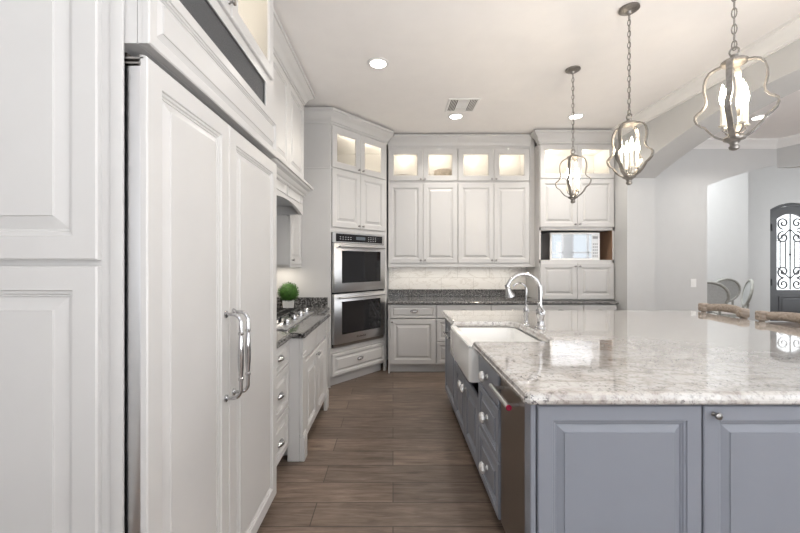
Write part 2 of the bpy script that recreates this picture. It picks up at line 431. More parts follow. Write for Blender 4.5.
# wall plates
def plate(label, loc, cat='switch'):
    t_ = thing('light_switch', label, cat, loc)
    m = MB(); m.box(-.04, .04, -.006, 0, -.06, .06, .002); m.build('cover_plate', SWITCH, t_)
    m = MB(); m.box(-.016, .016, -.011, -.0055, -.033, .033, .002); m.build('rocker', SWITCH, t_)
plate('white rocker switch on the pale dining room wall, left of the arched opening', (4.30, 5.299, 1.13))

# ------------------------------------------------------------------ cabinet fittings
def knob_mesh():
    m = MB(); m.lathe([(0, 0), (.009, 0), (.008, -.003), (.005, -.006), (.005, -.014), (.011, -.018), (.0145, -.023), (.013, -.028), (.006, -.031), (0, -.0315)], axis='y', seg=14)
    return m.mesh('knob', NICKEL)
KNOB = knob_mesh()
def crystal_mesh():
    m = MB(); m.lathe([(0, 0), (.018, 0), (.016, -.004), (.009, -.008), (.009, -.014), (.026, -.018), (.034, -.027), (.030, -.038), (.018, -.046), (0, -.048)], axis='y', seg=9)
    me = m.mesh('crystal_knob', CHROME, smooth=False); return me
CKNOB = crystal_mesh()
CKNOB.materials[0] = mat('faceted_crystal', (.95, .95, .95), .08, .45)
def pull_mesh():
    m = MB(); R = []
    for j in range(7):
        u = j/6*PI/2
        R.append([(.046*math.cos(a)*math.cos(u), -.028*math.sin(u), .020*math.sin(a)*math.cos(u)+.002) for a in [2*PI*k/24 for k in range(24)]])
    R = [[(1.12*x, 0, 1.15*z) for x, y, z in R[0]], [(1.12*x, -.004, 1.15*z) for x, y, z in R[0]], [(x, -.004, z) for x, y, z in R[0]]] + R[1:-1] + [[(x*.05, -.028, z*.05) for x, y, z in R[0]]]
    m.rings(R); return m.mesh('cup_pull', CHROME)
PULL = pull_mesh()

def fronts(root, F, M, t=.02, pane=SEED):
    """F items: (kind, x0, z0, w, h, fitting, fx, fz)"""
    for it in F:
        kind, x0, z0, w_, h_ = it[:5]
        m = MB(); nm = 'door'
        if kind == 'door': m.raised(x0, z0, w_, h_, t)
        elif kind == 'drawer': m.raised(x0, z0, w_, h_, t, .04); nm = 'drawer_front'
        elif kind == 'slab': m.slab(x0, z0, w_, h_, t); nm = 'drawer_front'
        elif kind == 'glass': m.glassframe(x0, z0, w_, h_, t, it[8] if len(it) > 8 else .07); nm = 'glass_door'
        o = m.build(nm, M, root, smooth=False)
        if kind == 'glass':
            f = it[8] if len(it) > 8 else .07
            m = MB(); m.box(x0+f-.003, x0+w_-f+.003, -.009, -.005, z0+f-.003, z0+h_-f+.003); m.build('pane', pane, o, label='frosted glass pane glowing warm', smooth=False)
        if len(it) > 5 and it[5]:
            me = {'knob': KNOB, 'crystal': CKNOB, 'pull': PULL}[it[5]]
            inst({'knob': 'knob', 'crystal': 'crystal_knob', 'pull': 'cup_pull'}[it[5]], me, o, (it[6], -t, it[7]))
def shell(m, w_, dp, z0, z1, t=.018, shelves=(), divs=(), y0=.002):
    m.box(0, t, y0, dp, z0, z1); m.box(w_-t, w_, y0, dp, z0, z1); m.box(t, w_-t, dp-t, dp, z0, z1)
    m.box(t, w_-t, y0, dp-t, z0, z0+t); m.box(t, w_-t, y0, dp-t, z1-t, z1)
    for z in shelves: m.box(t, w_-t, y0, dp-t, z, z+t)
    for x, a, c in divs: m.box(x-t/2, x+t/2, y0, dp-t, a, c)
def lamp(name, loc, power, r=.03, col=(1, .91, .77)):
    d_ = bpy.data.lights.new(name, 'POINT'); d_.energy = power; d_.color = col; d_.shadow_soft_size = r
    o = bpy.data.objects.new(name, d_); C.objects.link(o); o.location = loc; return o

R90 = PI/2
# ------------------------------------------------------------------ tall end panel on the far left
t_ = thing('tall_end_panel', 'tall white panelled end of the refrigerator wall, facing out at the far left', 'cabinet', (-1.36, 1.03, 0))
b = MB(); b.box(0, .59, .0, .003, .0, 3.03); b.box(.575, .6115, -.006, .003, 0, 3.03, .003, 2); b.build('backing_panel', WHITE, t_)
b = MB(); b.raised(.04, 1.436, .509, 1.5, .018, .066, 0, .034); b.build('upper_panel', WHITE, t_, smooth=False)
b = MB(); b.raised(.04, .12, .509, 1.299, .018, .066, 0, .034); b.build('lower_panel', WHITE, t_, smooth=False)

# ------------------------------------------------------------------ refrigerator (built in, panel ready)
FX = -.75
t_ = thing('refrigerator', 'tall white panelled built-in refrigerator with paired chrome bow handles at left', 'refrigerator', (FX, 1.036, 0), R90)
b = MB(); b.box(.024, 1.15, .012, .60, .10, 2.03); b.box(.03, 1.14, .05, .55, .0, .10); b.build('cabinet_body', DSTEEL, t_)
for x0, w_ in ((0, .519), (.523, .631)):
    s_ = MB(); s_.box(x0+.002, x0+w_-.002, -.043, .008, .06, 1.982, .003, 2); st = s_.build('door', STEEL, t_)
    s_ = MB(); s_.raised(x0, .06, w_, 1.948, .019, .066, -.043); s_.build('door_panel', WHITE, st, smooth=False, label='white raised panel facing')
    hx = x0+w_-.035 if x0 == 0 else x0+.035
    h = MB(); z0, z1 = .87, 1.215; yb, yo = -.062, -.125
    pts = [(hx, yb, z0), (hx, yb-.03, z0)] + [(hx, yb-.03-.033*math.sin(a), z0+.033*(1-math.cos(a))) for a in [i*PI/12 for i in range(1, 7)]]
    pts2 = [(x, y, z0+z1-z) for x, y, z in pts][::-1]
    h.tube(pts+pts2, .0075, 10)
    zc = (z0+z1)/2
    h.lathe([(.007, -.10), (.011, -.098), (.011, -.09), (.008, -.086), (.0115, -.04), (.0125, 0), (.0115, .04), (.008, .086), (.011, .09), (.011, .098), (.007, .10)], (hx, yb-.063, zc), seg=14)
    for z in (z0, z1): h.lathe([(0, 0), (.016, 0), (.015, -.006), (.008, -.010)], (hx, yb, z), axis='y', seg=14)
    h.build('bow_handle', CHROME, st)
b = MB(); b.box(.0, .03, -.052, .015, 1.999, 2.006, .001); b.box(.0, .03, -.045, .015, 1.986, 1.992, .001); b.lathe([(0, 0), (.010, 0), (.010, .030), (.006, .033), (0, .033)], (.012, -.040, 1.9825), seg=14); b.build('hinge', NICKEL, t_)

# cabinet over the refrigerator
OX = -.715
t_ = thing('over_fridge_cabinet', 'white cabinet with dark vent grille above the built-in refrigerator', 'cabinet', (OX, 1.036, 0), R90)
b = MB(); shell(b, 1.165, .62, 2.043, 3.03, shelves=(2.47,)); 
b.box(0, 1.165, -.004, .002, 2.25, 2.30); b.box(0, 1.165, -.004, .002, 2.436, 2.485); b.box(1.03, 1.165, -.004, .002, 2.30, 2.436); b.box(0, .05, -.004, .002, 2.3, 2.436); b.box(1.12, 1.165, -.004, .002, 2.485, 3.03); b.box(0, .02, -.004, .002, 2.485, 3.03)
b.build('body', WHITE, t_, smooth=False)
b = MB(); b.box(0, 1.155, -.012, .0, 2.043, 2.262); b.build('flap_core', WHITE, t_, smooth=False)
b = MB(); b.raised(0, 2.043, 1.155, .219, .02, .045, -.0125); b.build('flap_panel', WHITE, t_, smooth=False)
b = MB(); b.box(.052, 1.029, .006, .016, 2.302, 2.434); b.build('vent_grille', GRILLE, t_, label='dark grey vent grille')
fronts(t_, [('glass', .022, 2.487, .536, .52, 'knob', .53, 2.53), ('glass', .562, 2.487, .556, .52, 'knob', .60, 2.61)], WHITE)
b = MB(); b.sweep([(0, 0), (1.165, 0), (1.165, .62)], crown_prof(3.005, 1, .98)); b.build('crown', WHITE, t_)
lamp('cabinet_puck_light', (-1.0, 1.45, 2.95), 1.6); lamp('cabinet_puck_light', (-1.0, 1.9, 2.95), 1.6)

# ------------------------------------------------------------------ left run: base units, worktop, cooktop
t_ = thing('drawer_base_cabinet', 'white three-drawer base cabinet between refrigerator and cooktop', 'cabinet', (-.76, 2.206, 0), R90)
b = MB(); shell(b, .436, .60, .10, .885); b.box(.0, .436, .06, .55, 0, .0995); b.build('body', WHITE, t_, smooth=False)
fronts(t_, [('drawer', .004, .125, .43, .285, 'pull', .22, .24), ('drawer', .004, .418, .43, .285, 'pull', .22, .55), ('drawer', .004, .711, .43, .165, 'pull', .22, .795)], WHITE)
t_ = thing('cooktop_base_cabinet', 'white two-door base cabinet with corner pilasters under the cooktop', 'cabinet', (-.667, 2.645, 0), R90)
b = MB(); shell(b, 1.005, .69, .10, .885); b.box(.09, .915, .07, .6, 0, .0995)
b.box(.092, .913, -.001, .002, .695, .715); b.build('body', WHITE, t_, smooth=False)
for x in (.002, .913):
    p_ = MB(); p_.box(x, x+.09, -.022, .002, .19, .885, .003); p_.box(x-.002 if x > .1 else x, x+.092, -.034, .0, 0, .175, .004)
    p_.box(x, x+.091, -.029, .0, .175, .195, .004)
    for z in (.735, .765): p_.box(x-.0, x+.091, -.028, .0, z, z+.014, .004)
    if x < .1: p_.box(x-.001, x+.02, .0, .09, 0, .175, .004)
    p_.build('pilaster', WHITE, t_)
fronts(t_, [('slab', .098, .722, .403, .155), ('slab', .506, .722, .403, .155), ('door', .098, .125, .403, .565, 'knob', .475, .655), ('door', .506, .125, .403, .565, 'knob', .535, .655)], WHITE)
t_ = thing('narrow_drawer_cabinet', 'narrow white three-drawer cabinet between cooktop pilaster and wall ovens', 'cabinet', (-.76, 3.655, 0), R90)
b = MB(); shell(b, .535, .60, .10, .885); b.box(.0, .53, .06, .55, 0, .0995); b.build('body', WHITE, t_, smooth=False)
fronts(t_, [('drawer', .004, .125, .52, .285, 'knob', .30, .27), ('drawer', .004, .418, .52, .285, 'knob', .30, .56), ('drawer', .004, .711, .52, .165, 'knob', .30, .795)], WHITE)

def ogee(m, poly, z0, z1):
    """slab with eased, stepped edge; poly counter-clockwise"""
    def off(p, d_):
        n_ = len(p); out = []
        for i in range(n_):
            a, c, e = Vector(p[i-1]), Vector(p[i]), Vector(p[(i+1) % n_])
            u, v_ = (c-a).normalized(), (e-c).normalized()
            n1, n2 = Vector((-u.y, u.x)), Vector((-v_.y, v_.x)); q = n1+n2; q /= max(.3, q.length_squared)/2*1
            q = (n1+n2)/(1+n1.dot(n2)) if 1+n1.dot(n2) > .1 else n1
            out.append(c+q*d_)
        return out
    h = z1-z0
    R = []
    for d_, z in ((.012, z0), (.004, z0+.004), (0, z0+.010), (0, z0+h*.45), (.004, z0+h*.52), (.005, z0+h*.6), (.008, z0+h*.82), (.016, z0+h*.95), (.026, z1)):
        R.append([(p.x, p.y, z) for p in off(poly, d_)])
    m.rings(R)
t_ = thing('dark_worktop', 'speckled dark granite worktop around the cooktop with low splash', 'worktop')
b = MB(); ogee(b, [(-1.366, 2.206), (-.715, 2.206), (-.715, 2.62), (-.62, 2.62), (-.62, 3.665), (-.715, 3.665), (-.715, 4.192), (-1.366, 4.192)], .8865, .925); b.build('slab', DGRAN, t_, angle=9)
b = MB(); b.box(-1.345, -.74, 4.178, 4.196, .925, 1.03, .002); b.box(-1.366, -1.346, 2.21, 4.196, .925, 1.03, .002); b.build('splash', DGRAN, t_)

t_ = thing('gas_cooktop', 'stainless gas cooktop with black grates set in the dark worktop', 'cooktop', (0, 0, .925))
b = MB(); b.box(-1.29, -.785, 2.74, 3.69, .0002, .010, .004, 2); b.build('tray', STEEL, t_)
for k, y in enumerate((2.90, 3.215, 3.53)):
    for x in ((-1.16, -1.0) if k != 1 else (-1.08,)):
        b = MB(); b.lathe([(.06, .0), (.06, .008), (.045, .012), (.045, .02), (.03, .026), (0, .027)], (x, y, .010), seg=18); b.build('burner', BLACK, t_)
for k in range(3):
    y0 = 2.76+k*.307; b = MB(); z = .05
    for x in (-1.27, -1.155, -1.04, -.935): b.box(x-.006, x+.006, y0, y0+.29, z-.012, z, .002)
    for y in (y0+.006, y0+.10, y0+.19, y0+.284): b.box(-1.276, -.929, y-.006, y+.006, z-.012, z, .002)
    for x in (-1.27, -.935):
        for y in (y0+.006, y0+.284): b.box(x-.007, x+.007, y-.007, y+.007, .0105, z-.01)
    b.build('grate', BLACK, t_)
for y in (2.95, 3.17, 3.39, 3.61):
    b = MB(); b.lathe([(0, 0), (.031, 0), (.031, .006), (.024, .010), (.022, .04), (.019, .044), (0, .044)], (-.848, y, .0102), seg=20); b.box(-.852, -.844, y-.02, y+.02, .050, .060, .002); b.build('control_knob', CHROME, t_)

# topiary
t_ = thing('potted_topiary', 'round clipped boxwood ball in a white square pot behind the cooktop', 'plant', (-1.135, 4.02, .9255), .15)
b = MB(); b.rings([[(s*a, s2*a, z) for s, s2 in ((-1, -1), (1, -1), (1, 1), (-1, 1))] for a, z in ((.05, 0), (.057, .09), (.052, .09), (.05, .078))]); b.build('pot', POT, t_, smooth=False)
b = MB(); b.box(-.0505, .0505, -.0505, .0505, .07, .077); b.build('soil', mat('soil', (.03, .022, .015), .9), t_)
b = MB(); cz = .175
b.sphere((0, 0, cz), .094, 20, 14)
for i in range(1500):
    z = random.uniform(-1, 1); a = random.uniform(0, 2*PI); q = math.sqrt(1-z*z); n_ = Vector((q*math.cos(a), q*math.sin(a), z))
    p = Vector((0, 0, cz))+n_*random.uniform(.092, .112)
    u = (n_.orthogonal()*random.uniform(-1, 1)+n_.cross(n_.orthogonal())*random.uniform(-1, 1)+n_*random.uniform(.1, .9)).normalized()
    s2 = u.cross(n_).normalized() if u.cross(n_).length > .01 else n_.orthogonal()
    L_, W_ = random.uniform(.009, .014), .005
    vs = [b.bm.verts.new(q_) for q_ in (p, p+u*L_*.5+s2*W_, p+u*L_, p+u*L_*.5-s2*W_)]; b.face(vs)
me = b.mesh('foliage', LEAF, smooth=False); inst('foliage', me, t_)

# ------------------------------------------------------------------ hood and small wall cabinet
t_ = thing('range_hood', 'tall white hood cabinet with moulded mantel shelf and arched valance over the cooktop', 'range hood', (-.905, 2.58, 0), R90)
b = MB(); poly = [(0, 1.905), (.07, 1.905)] + arc(.07, 1.07, 1.906, .06, 20) + [(1.07, 1.905), (1.14, 1.905), (1.14, 2.10), (0, 2.10)]
b.prism(poly, lambda x, z: (x, 0, z), lambda x, z: (x, .03, z))
for x0 in (.09, .58): b.rings([[(x0+i, y, 2.0+i*.5), (x0+.47-i, y, 2.0+i*.5), (x0+.47-i, y, 2.085-i*.5), (x0+i, y, 2.085-i*.5)] for i, y in ((0, .001), (0, -.006), (.012, -.006), (.016, -.001))])
b.box(0, .03, .03, .46, 1.905, 2.10); b.box(1.11, 1.14, .03, .46, 1.905, 2.10); b.build('valance', WHITE, t_, angle=20)
b = MB(); b.box(.031, 1.109, .031, .455, 1.985, 2.02); b.build('liner', STEEL, t_, label='steel hood liner')
b = MB(); b.sweep([(0, .46), (0, 0), (1.14, 0), (1.14, .46)], [(0, 2.085), (.012, 2.085), (.015, 2.105), (.03, 2.115), (.04, 2.14), (.066, 2.155), (.072, 2.168), (.088, 2.17), (.088, 2.19), (0, 2.19)]); b.build('mantel_shelf', WHITE, t_)
b = MB(); shell(b, 1.14, .46, 2.10, 3.03); b.box(0, .04, -.004, .002, 2.19, 3.03); b.box(1.10, 1.14, -.004, .002, 2.19, 3.03); b.box(.04, 1.1, -.004, .002, 2.98, 3.03); b.build('body', WHITE, t_, smooth=False)
fronts(t_, [('door', .044, 2.215, .524, .76), ('door', .572, 2.215, .524, .76)], WHITE)
b = MB(); b.sweep([(0, .46), (0, 0), (1.14, 0), (1.14, .46)], crown_prof(3.0, 1, .98)); b.build('crown', WHITE, t_)

t_ = thing('upper_cabinet', 'small white wall cabinet right of the hood, above the topiary', 'cabinet', (-1.055, 3.738, 0), R90)
b = MB(); shell(b, .452, .31, 1.40, 1.9); b.box(0, .452, -.018, .012, 1.372, 1.3995); b.box(.0, .452, .02, .31, 1.90, 2.07); b.build('body', WHITE, t_, smooth=False)
fronts(t_, [('door', .003, 1.402, .446, .66, 'knob', .05, 1.45)], WHITE)

# ------------------------------------------------------------------ diagonal oven tower
L = Vector((-.712, 4.20)); Rr = Vector((-.088, 4.90)); DW = (Rr-L).length; ANG = math.atan2(Rr.y-L.y, Rr.x-L.x)
t_ = thing('oven_tower_cabinet', 'tall white corner cabinet set diagonally around the double wall oven', 'cabinet', (L.x, L.y, 0), ANG)
Mi = Matrix.Rotation(-ANG, 3, 'Z')
def loc_(x, y): q = Mi @ Vector((x-L.x, y-L.y, 0)); return (q.x, q.y)
pent = [loc_(*p) for p in ((-1.352, 4.202), (L.x, L.y+.002), (Rr.x-.002, Rr.y), (Rr.x-.002, 5.40), (-1.352, 5.40))]
b = MB()
for z0, z1 in ((.10, .13), (.425, .445), (1.775, 1.80), (2.50, 2.52), (3.0, 3.02)):
    b.prism([(x, y+.012) for x, y in pent], lambda x, y: (x, y, z0), lambda x, y: (x, y, z1))
def vwall(p, q, th=.018, z0=0, z1=3.02):
    p, q = Vector(p), Vector(q); d_ = (q-p).normalized(); n_ = Vector((-d_.y, d_.x))*th
    b.prism([tuple(p), tuple(q), tuple(q+n_), tuple(p+n_)], lambda x, y: (x, y, z0), lambda x, y: (x, y, z1))
vwall(loc_(-1.362, 4.2), loc_(L.x, L.y)); vwall(loc_(Rr.x, Rr.y), loc_(Rr.x, 5.41)); vwall(loc_(Rr.x, 5.41), loc_(-1.362, 5.41))
b.box(0, .014, 0, .018, .12, 3.02); b.box(DW-.045, DW, 0, .018, 0, 3.02)
b.box(.014, DW-.045, 0, .018, 2.975, 3.02); b.box(.014, DW-.045, 0, .018, 2.495, 2.52); b.box(.014, DW-.045, 0, .018, 1.775, 1.835); b.box(.014, DW-.045, 0, .018, .385, .443)
b.build('body', WHITE, t_, smooth=False)
b = MB(); b.box(.02, DW-.05, .055, .075, 0, .0995); b.build('toe_kick', WHITE, t_)
hw = (DW-.06)/2
fronts(t_, [('door', .015, 1.832, hw-.002, .665, 'knob', hw-.02, 1.865), ('door', .017+hw, 1.832, hw-.002, .665, 'knob', hw+.05, 1.865),
            ('glass', .015, 2.512, hw-.002, .468, 'knob', hw-.02, 2.545, .075), ('glass', .017+hw, 2.512, hw-.002, .468, 'knob', hw+.05, 2.545, .075),
            ('drawer', .015, .125, DW-.065, .255, 'pull', DW/2-.02, .255)], WHITE)
b = MB(); b.sweep([loc_(-1.362, 4.2), (0, 0), (DW, 0), loc_(Rr.x, 4.955)], crown_prof(3.0, 1, .98)); b.build('crown', WHITE, t_)
b = MB(); b.sweep([loc_(-1.362, 4.2), (0.0, 0)], [(0, 2.49), (.004, 2.492), (.004, 2.50), (0, 2.502)]); b.build('side_bead', WHITE, t_)
lamp('cabinet_puck_light', (-.55, 4.62, 2.9), 1.8); lamp('cabinet_puck_light', (-.3, 4.9, 2.9), 1.8)

# double wall oven
OX0, OX1 = .018, .865
ow = OX1-OX0
t_ = thing('double_wall_oven', 'stainless double wall oven with black glass doors in the corner cabinet', 'oven', (L.x+OX0*math.cos(ANG), L.y+OX0*math.sin(ANG), .446), ANG)
b = MB(); b.box(.03, ow-.03, .02, .42, .004, 1.32); b.box(0, ow, -.004, .0, 0.0, 1.325); b.build('oven_body', BLACK, t_, smooth=False)
b = MB(); b.box(.002, ow-.002, -.022, -.0045, 1.212, 1.325, .003); cp = b.build('control_panel', STEEL, t_)
b = MB(); b.box(.045, ow-.03, -.0245, -.0222, 1.222, 1.312, .001); b.build('touch_glass', BLACKGLASS, cp)
b = MB(); b.box(ow*.42, ow*.60, -.0256, -.0246, 1.25, 1.288); b.build('display', mat('display', (.12, .14, .16), .2), cp)
KM = mat('key_marks', (.45, .45, .46), .4)
for x, z, w_ in [(ow*.66+j*.04, 1.24+i*.022, .016) for i in range(3) for j in range(4)]+[(ow*.12+j*.04, 1.247+i*.025, .02) for i in range(2) for j in range(5)]:
    b = MB(); b.box(x, x+w_, -.0256, -.0246, z, z+.007); b.build('key_mark', KM, cp, smooth=False)
def ovendoor(z0, z1, badge):
    m = MB(); m.box(.002, ow-.002, -.045, -.0045, z0, z1, .004, 2); d_ = m.build('oven_door', STEEL, t_)
    m = MB(); m.box(.115, ow-.088, -.0475, -.0452, z0+.105, z1-.09, .001); m.build('window_glass', BLACKGLASS, d_)
    m = MB(); hz = z1-.042
    m.tube([(.05, -.088, hz), (ow-.05, -.088, hz)], .0125, 12)
    for x in (.075, ow-.075): m.tube([(x, -.0452, hz), (x, -.088, hz)], .010, 10)
    m.build('handle', STEEL, d_)
    if badge:
        c_ = bpy.data.curves.new('badge', 'FONT'); c_.body = 'KitchenAid'; c_.size = .034; c_.align_x = 'CENTER'; c_.extrude = .0006
        q = bpy.data.objects.new('badge_text_source', c_); C.objects.link(q); dg = bpy.context.evaluated_depsgraph_get(); dg.update()
        me_ = bpy.data.meshes.new_from_object(q.evaluated_get(dg)); bpy.data.objects.remove(q); me_.name = 'badge'
        me_.materials.clear(); me_.materials.append(BLACK); inst('badge', me_, d_, (ow*.5, -.0458, z0+.04), (PI/2, 0, 0))
ovendoor(.634, 1.205, False); ovendoor(.04, .615, True)
b = MB(); b.box(.01, ow-.01, -.030, -.0045, .002, .034, .002)
b.build('vent_strip', DSTEEL, t_)

# ------------------------------------------------------------------ back wall: wall cabinets
def glass_items(w2, h0=2.541, h=.436): return [('glass', .004, h0, w2-.006, h, 'knob', w2-.03, h0+.022, .075), ('glass', w2+.002, h0, w2-.006, h, 'knob', w2+.03, h0+.022, .075)]
UP = [(-.067, .953, 'white wall cabinet with glowing glass doors beside the corner ovens'), (.888, .985, 'white wall cabinet with glowing glass doors beside the microwave hutch')]
for x0, w_, lab in UP:
    t_ = thing('upper_cabinet', lab, 'cabinet', (x0, 5.08, 0), 0, 'tall wall cabinets on the back wall')
    b = MB(); shell(b, w_, .335, 1.40, 3.0, shelves=(2.592,)); b.box(.018, w_-.018, .002, .02, 2.49, 2.6); b.box(0, w_, -.016, .0, 2.98, 3.01); b.build('body', WHITE, t_, smooth=False)
    b = MB(); b.box(0, w_, -.018, .012, 1.36, 1.3995); b.build('light_rail', WHITE, t_)
    w2 = w_/2
    fronts(t_, [('door', .004, 1.416, w2-.006, 1.089, 'knob', w2-.03, 1.455), ('door', w2+.002, 1.416, w2-.006, 1.089, 'knob', w2+.03, 1.455)] + glass_items(w2), WHITE)
    b = MB(); b.sweep([(0, -.016), (w_, -.016)], crown_prof(3.0, .85, 1.0)); b.build('crown', WHITE, t_)
    for fx in (.25, .75): lamp('cabinet_puck_light', (x0+w_*fx, 5.24, 2.93), 1.35)

b = MB(); b.lathe([(0, 0), (.03, 0), (.045, .006), (.09, .022), (.10, .035), (.094, .035), (.085, .026), (.04, .010), (0, .008)], seg=24)
tag(b.build('shallow_dish', mat('stone_dish', (.45, .42, .38), .5), None, (.13, 5.22, 2.6105)), 'shallow stone dish behind the leftmost glass door on the back wall', 'dish')
b = MB(); R = []
for r, z in ((.105, 0), (.12, .01), (.128, .06), (.122, .105), (.112, .115), (.105, .11), (.10, .02)):
    R.append([(1.12*r*math.cos(a)*(1+.012*math.sin(14*a)), r*math.sin(a)*(1+.012*math.sin(14*a)), z) for a in [2*PI*k/84 for k in range(84)]])
b.rings(R); tag(b.build('wicker_basket', WICK, None, (.722, 5.235, 2.6105)), 'speckled wicker basket behind a lit glass door above the tall wall cabinet', 'basket')

# ------------------------------------------------------------------ back wall: base units, worktop
t_ = thing('door_base_cabinet', 'white base cabinet with one drawer over one door, beside the corner ovens', 'cabinet', (-.06, 4.77, 0))
b = MB(); shell(b, .615, .64, .10, .8845); b.box(0, .615, .06, .6, 0, .0995); b.box(0, .018, -.014, .002, 0, .8845); b.build('body', WHITE, t_, smooth=False)
fronts(t_, [('drawer', .022, .705, .588, .172, 'pull', .33, .795), ('door', .022, .12, .588, .575, 'knob', .05, .66)], WHITE)
def drawers(x0, w_, label, n=1):
    t2 = thing('drawer_base_cabinet', label, 'cabinet', (x0, 4.77, 0))
    m = MB(); shell(m, w_, .64, .10, .8845); m.box(0, w_, .06, .6, 0, .0995); m.build('body', WHITE, t2, smooth=False)
    F = []; q = w_/n
    for k in range(n):
        F += [('drawer', k*q+.004, .12, q-.008, .28, 'pull', k*q+q/2, .29), ('drawer', k*q+.004, .408, q-.008, .285, 'pull', k*q+q/2, .58), ('slab', k*q+.004, .705, q-.008, .172, 'pull', k*q+q/2, .795)]
    fronts(t2, F, WHITE)
drawers(.557, .70, 'white three-drawer base cabinet half hidden behind the sink end of the island')
drawers(1.259, .60, 'white drawer cabinet on the back wall, behind the tall island faucet')
drawers(1.861, .585, 'white drawer cabinet on the back wall below the left hutch door')
drawers(2.448, .43, 'white drawer cabinet on the back wall below the right hutch door')
t_ = thing('dark_worktop', 'speckled dark granite worktop along the back wall with tall splash', 'worktop')
b = MB(); ogee(b, [(-.07, 4.73), (2.84, 4.73), (2.90, 4.75), (2.92, 4.81), (2.92, 5.41), (-.07, 5.41)], .8855, .925); b.build('slab', DGRAN, t_, angle=9)
b = MB(); b.box(-.065, 1.94, 5.398, 5.4185, .925, 1.0305, .002); b.build('splash', DGRAN, t_)

# hutch with microwave niche
HX, HY, HW = 1.945, 4.925, .998
t_ = thing('hutch_cabinet', 'tall white hutch with microwave niche standing on the dark worktop at right', 'cabinet', (HX, HY, 0))
b = MB(); shell(b, HW, .485, .927, 3.0, .02, shelves=(1.43, 1.855, 2.535)); b.box(0, HW, -.001, .003, 1.415, 1.458); b.box(0, HW, -.001, .003, 1.85, 1.892); b.box(0, .022, -.001, .003, .927, 3.0); b.box(HW-.022, HW, -.001, .003, .927, 3.0); b.box(0, HW, -.016, 0, 2.99, 3.01); b.build('body', WHITE, t_, smooth=False)
b = MB(); b.box(-.068, -.0015, .145, .165, 1.362, 3.14); b.build('filler_strip', WHITE, t_)
for x in (.021, HW-.025): b = MB(); b.box(x, x+.004, .004, .46, 1.452, 1.853); b.build('niche_lining', NICHE, t_, label='brown veneer niche lining')
q = HW/2
fronts(t_, [('door', .008, .935, q-.010, .482, 'knob', q-.03, 1.375), ('door', q+.002, .935, q-.010, .482, 'knob', q+.03, 1.375),
            ('door', .008, 1.894, q-.010, .638, 'knob', q-.03, 1.93), ('door', q+.002, 1.894, q-.010, .638, 'knob', q+.03, 1.93),
            ('glass', .008, 2.541, q-.010, .446, None, 0, 0, .065), ('glass', q+.002, 2.541, q-.010, .446, None, 0, 0, .065)], WHITE)
b = MB(); b.sweep([(0, .05), (0, -.016), (HW, -.016)], crown_prof(3.0, 1, 1)); b.build('crown', WHITE, t_)
for fx in (.25, .75): lamp('cabinet_puck_light', (HX+HW*fx, 5.2, 2.93), 2.0)
t_ = thing('microwave', 'white framed microwave with mirrored door in the hutch niche', 'microwave', (HX+.165, HY+.045, 1.4505))
b = MB(); b.box(0, .665, .02, .36, .004, .375); b.build('case', STEEL, t_)
b = MB(); b.box(0, .665, -.006, .0195, .004, .375, .004); fr = b.build('door_frame', SWITCH, t_)
b = MB(); b.box(.022, .555, -.0085, -.0062, .03, .35, .001); b.build('door_glass', MIRROR, fr)
b = MB(); b.box(.56, .645, -.0085, -.0062, .03, .35, .001); b.build('control_panel', mat('control_panel_silver', (.62, .62, .62), .3, .6), fr)
KP = mat('keypad_grey', (.3, .3, .31), .5)
for i in range(5):
    for j in range(3): b = MB(); b.box(.568+j*.025, .584+j*.025, -.0100, -.0086, .05+i*.04, .07+i*.04); b.build('key', KP, fr, smooth=False)
b = MB(); b.box(.568, .636, -.0100, -.0086, .29, .325); b.build('display', KP, fr, smooth=False)

# ------------------------------------------------------------------ island
IX0, IX1, IY0, IY1 = .507, 3.12, 1.42, 3.89
BX0, BY0 = .562, 1.47     # cabinet faces (fronts stand proud)
ZI = .877
RM90 = -PI/2
def iface(name, label, y1, y0, F, toe=True, M=GREY, z1=ZI-.001):
    """unit on the island's aisle side, local x runs from the far end y1 towards the camera"""
    t2 = thing(name, label, 'cabinet', (BX0, y1, 0), RM90)
    w_ = y1-y0
    m = MB(); shell(m, w_, .58, .09, z1); m.box(0, w_, .06, .5, 0, .0895); m.build('body', M, t2, smooth=False)
    fronts(t2, F(w_), M); return t2
t_ = iface('pull_out_cabinet', 'grey island pull-out cabinet with chrome bar at the far end, past the sink', 3.86, 3.225, lambda w_: [('door', .004, .10, w_-.008, .765)])
b = MB(); b.tube([(.19, -.06, .735), (.50, -.06, .735)], .008, 10)
for x in (.22, .47): b.tube([(x, -.0205, .735), (x, -.06, .735)], .006, 8); b.lathe([(0, 0), (.014, 0), (.012, -.005), (0, -.006)], (x, -.0202, .735), axis='y', seg=12)
b.build('bar_handle', CHROME, t_)
def sinkbase(w_): return [('door', .004, .10, w_/2-.006, .46, 'crystal', w_/2-.045, .49), ('door', w_/2+.002, .10, w_/2-.006, .46, 'crystal', w_/2+.045, .49)]
iface('sink_base_cabinet', 'grey two-door island cabinet below the apron sink', 3.223, 2.357, sinkbase, z1=.645)
iface('drawer_base_cabinet', 'grey three-drawer island cabinet with crystal knobs beside the apron sink', 2.354, 1.905, lambda w_: [('drawer', .004, .10, w_-.008, .285, 'crystal', w_/2, .245), ('drawer', .004, .393, w_-.008, .275, 'crystal', w_/2, .535), ('slab', .004, .676, w_-.008, .185, 'crystal', w_/2, .77)])
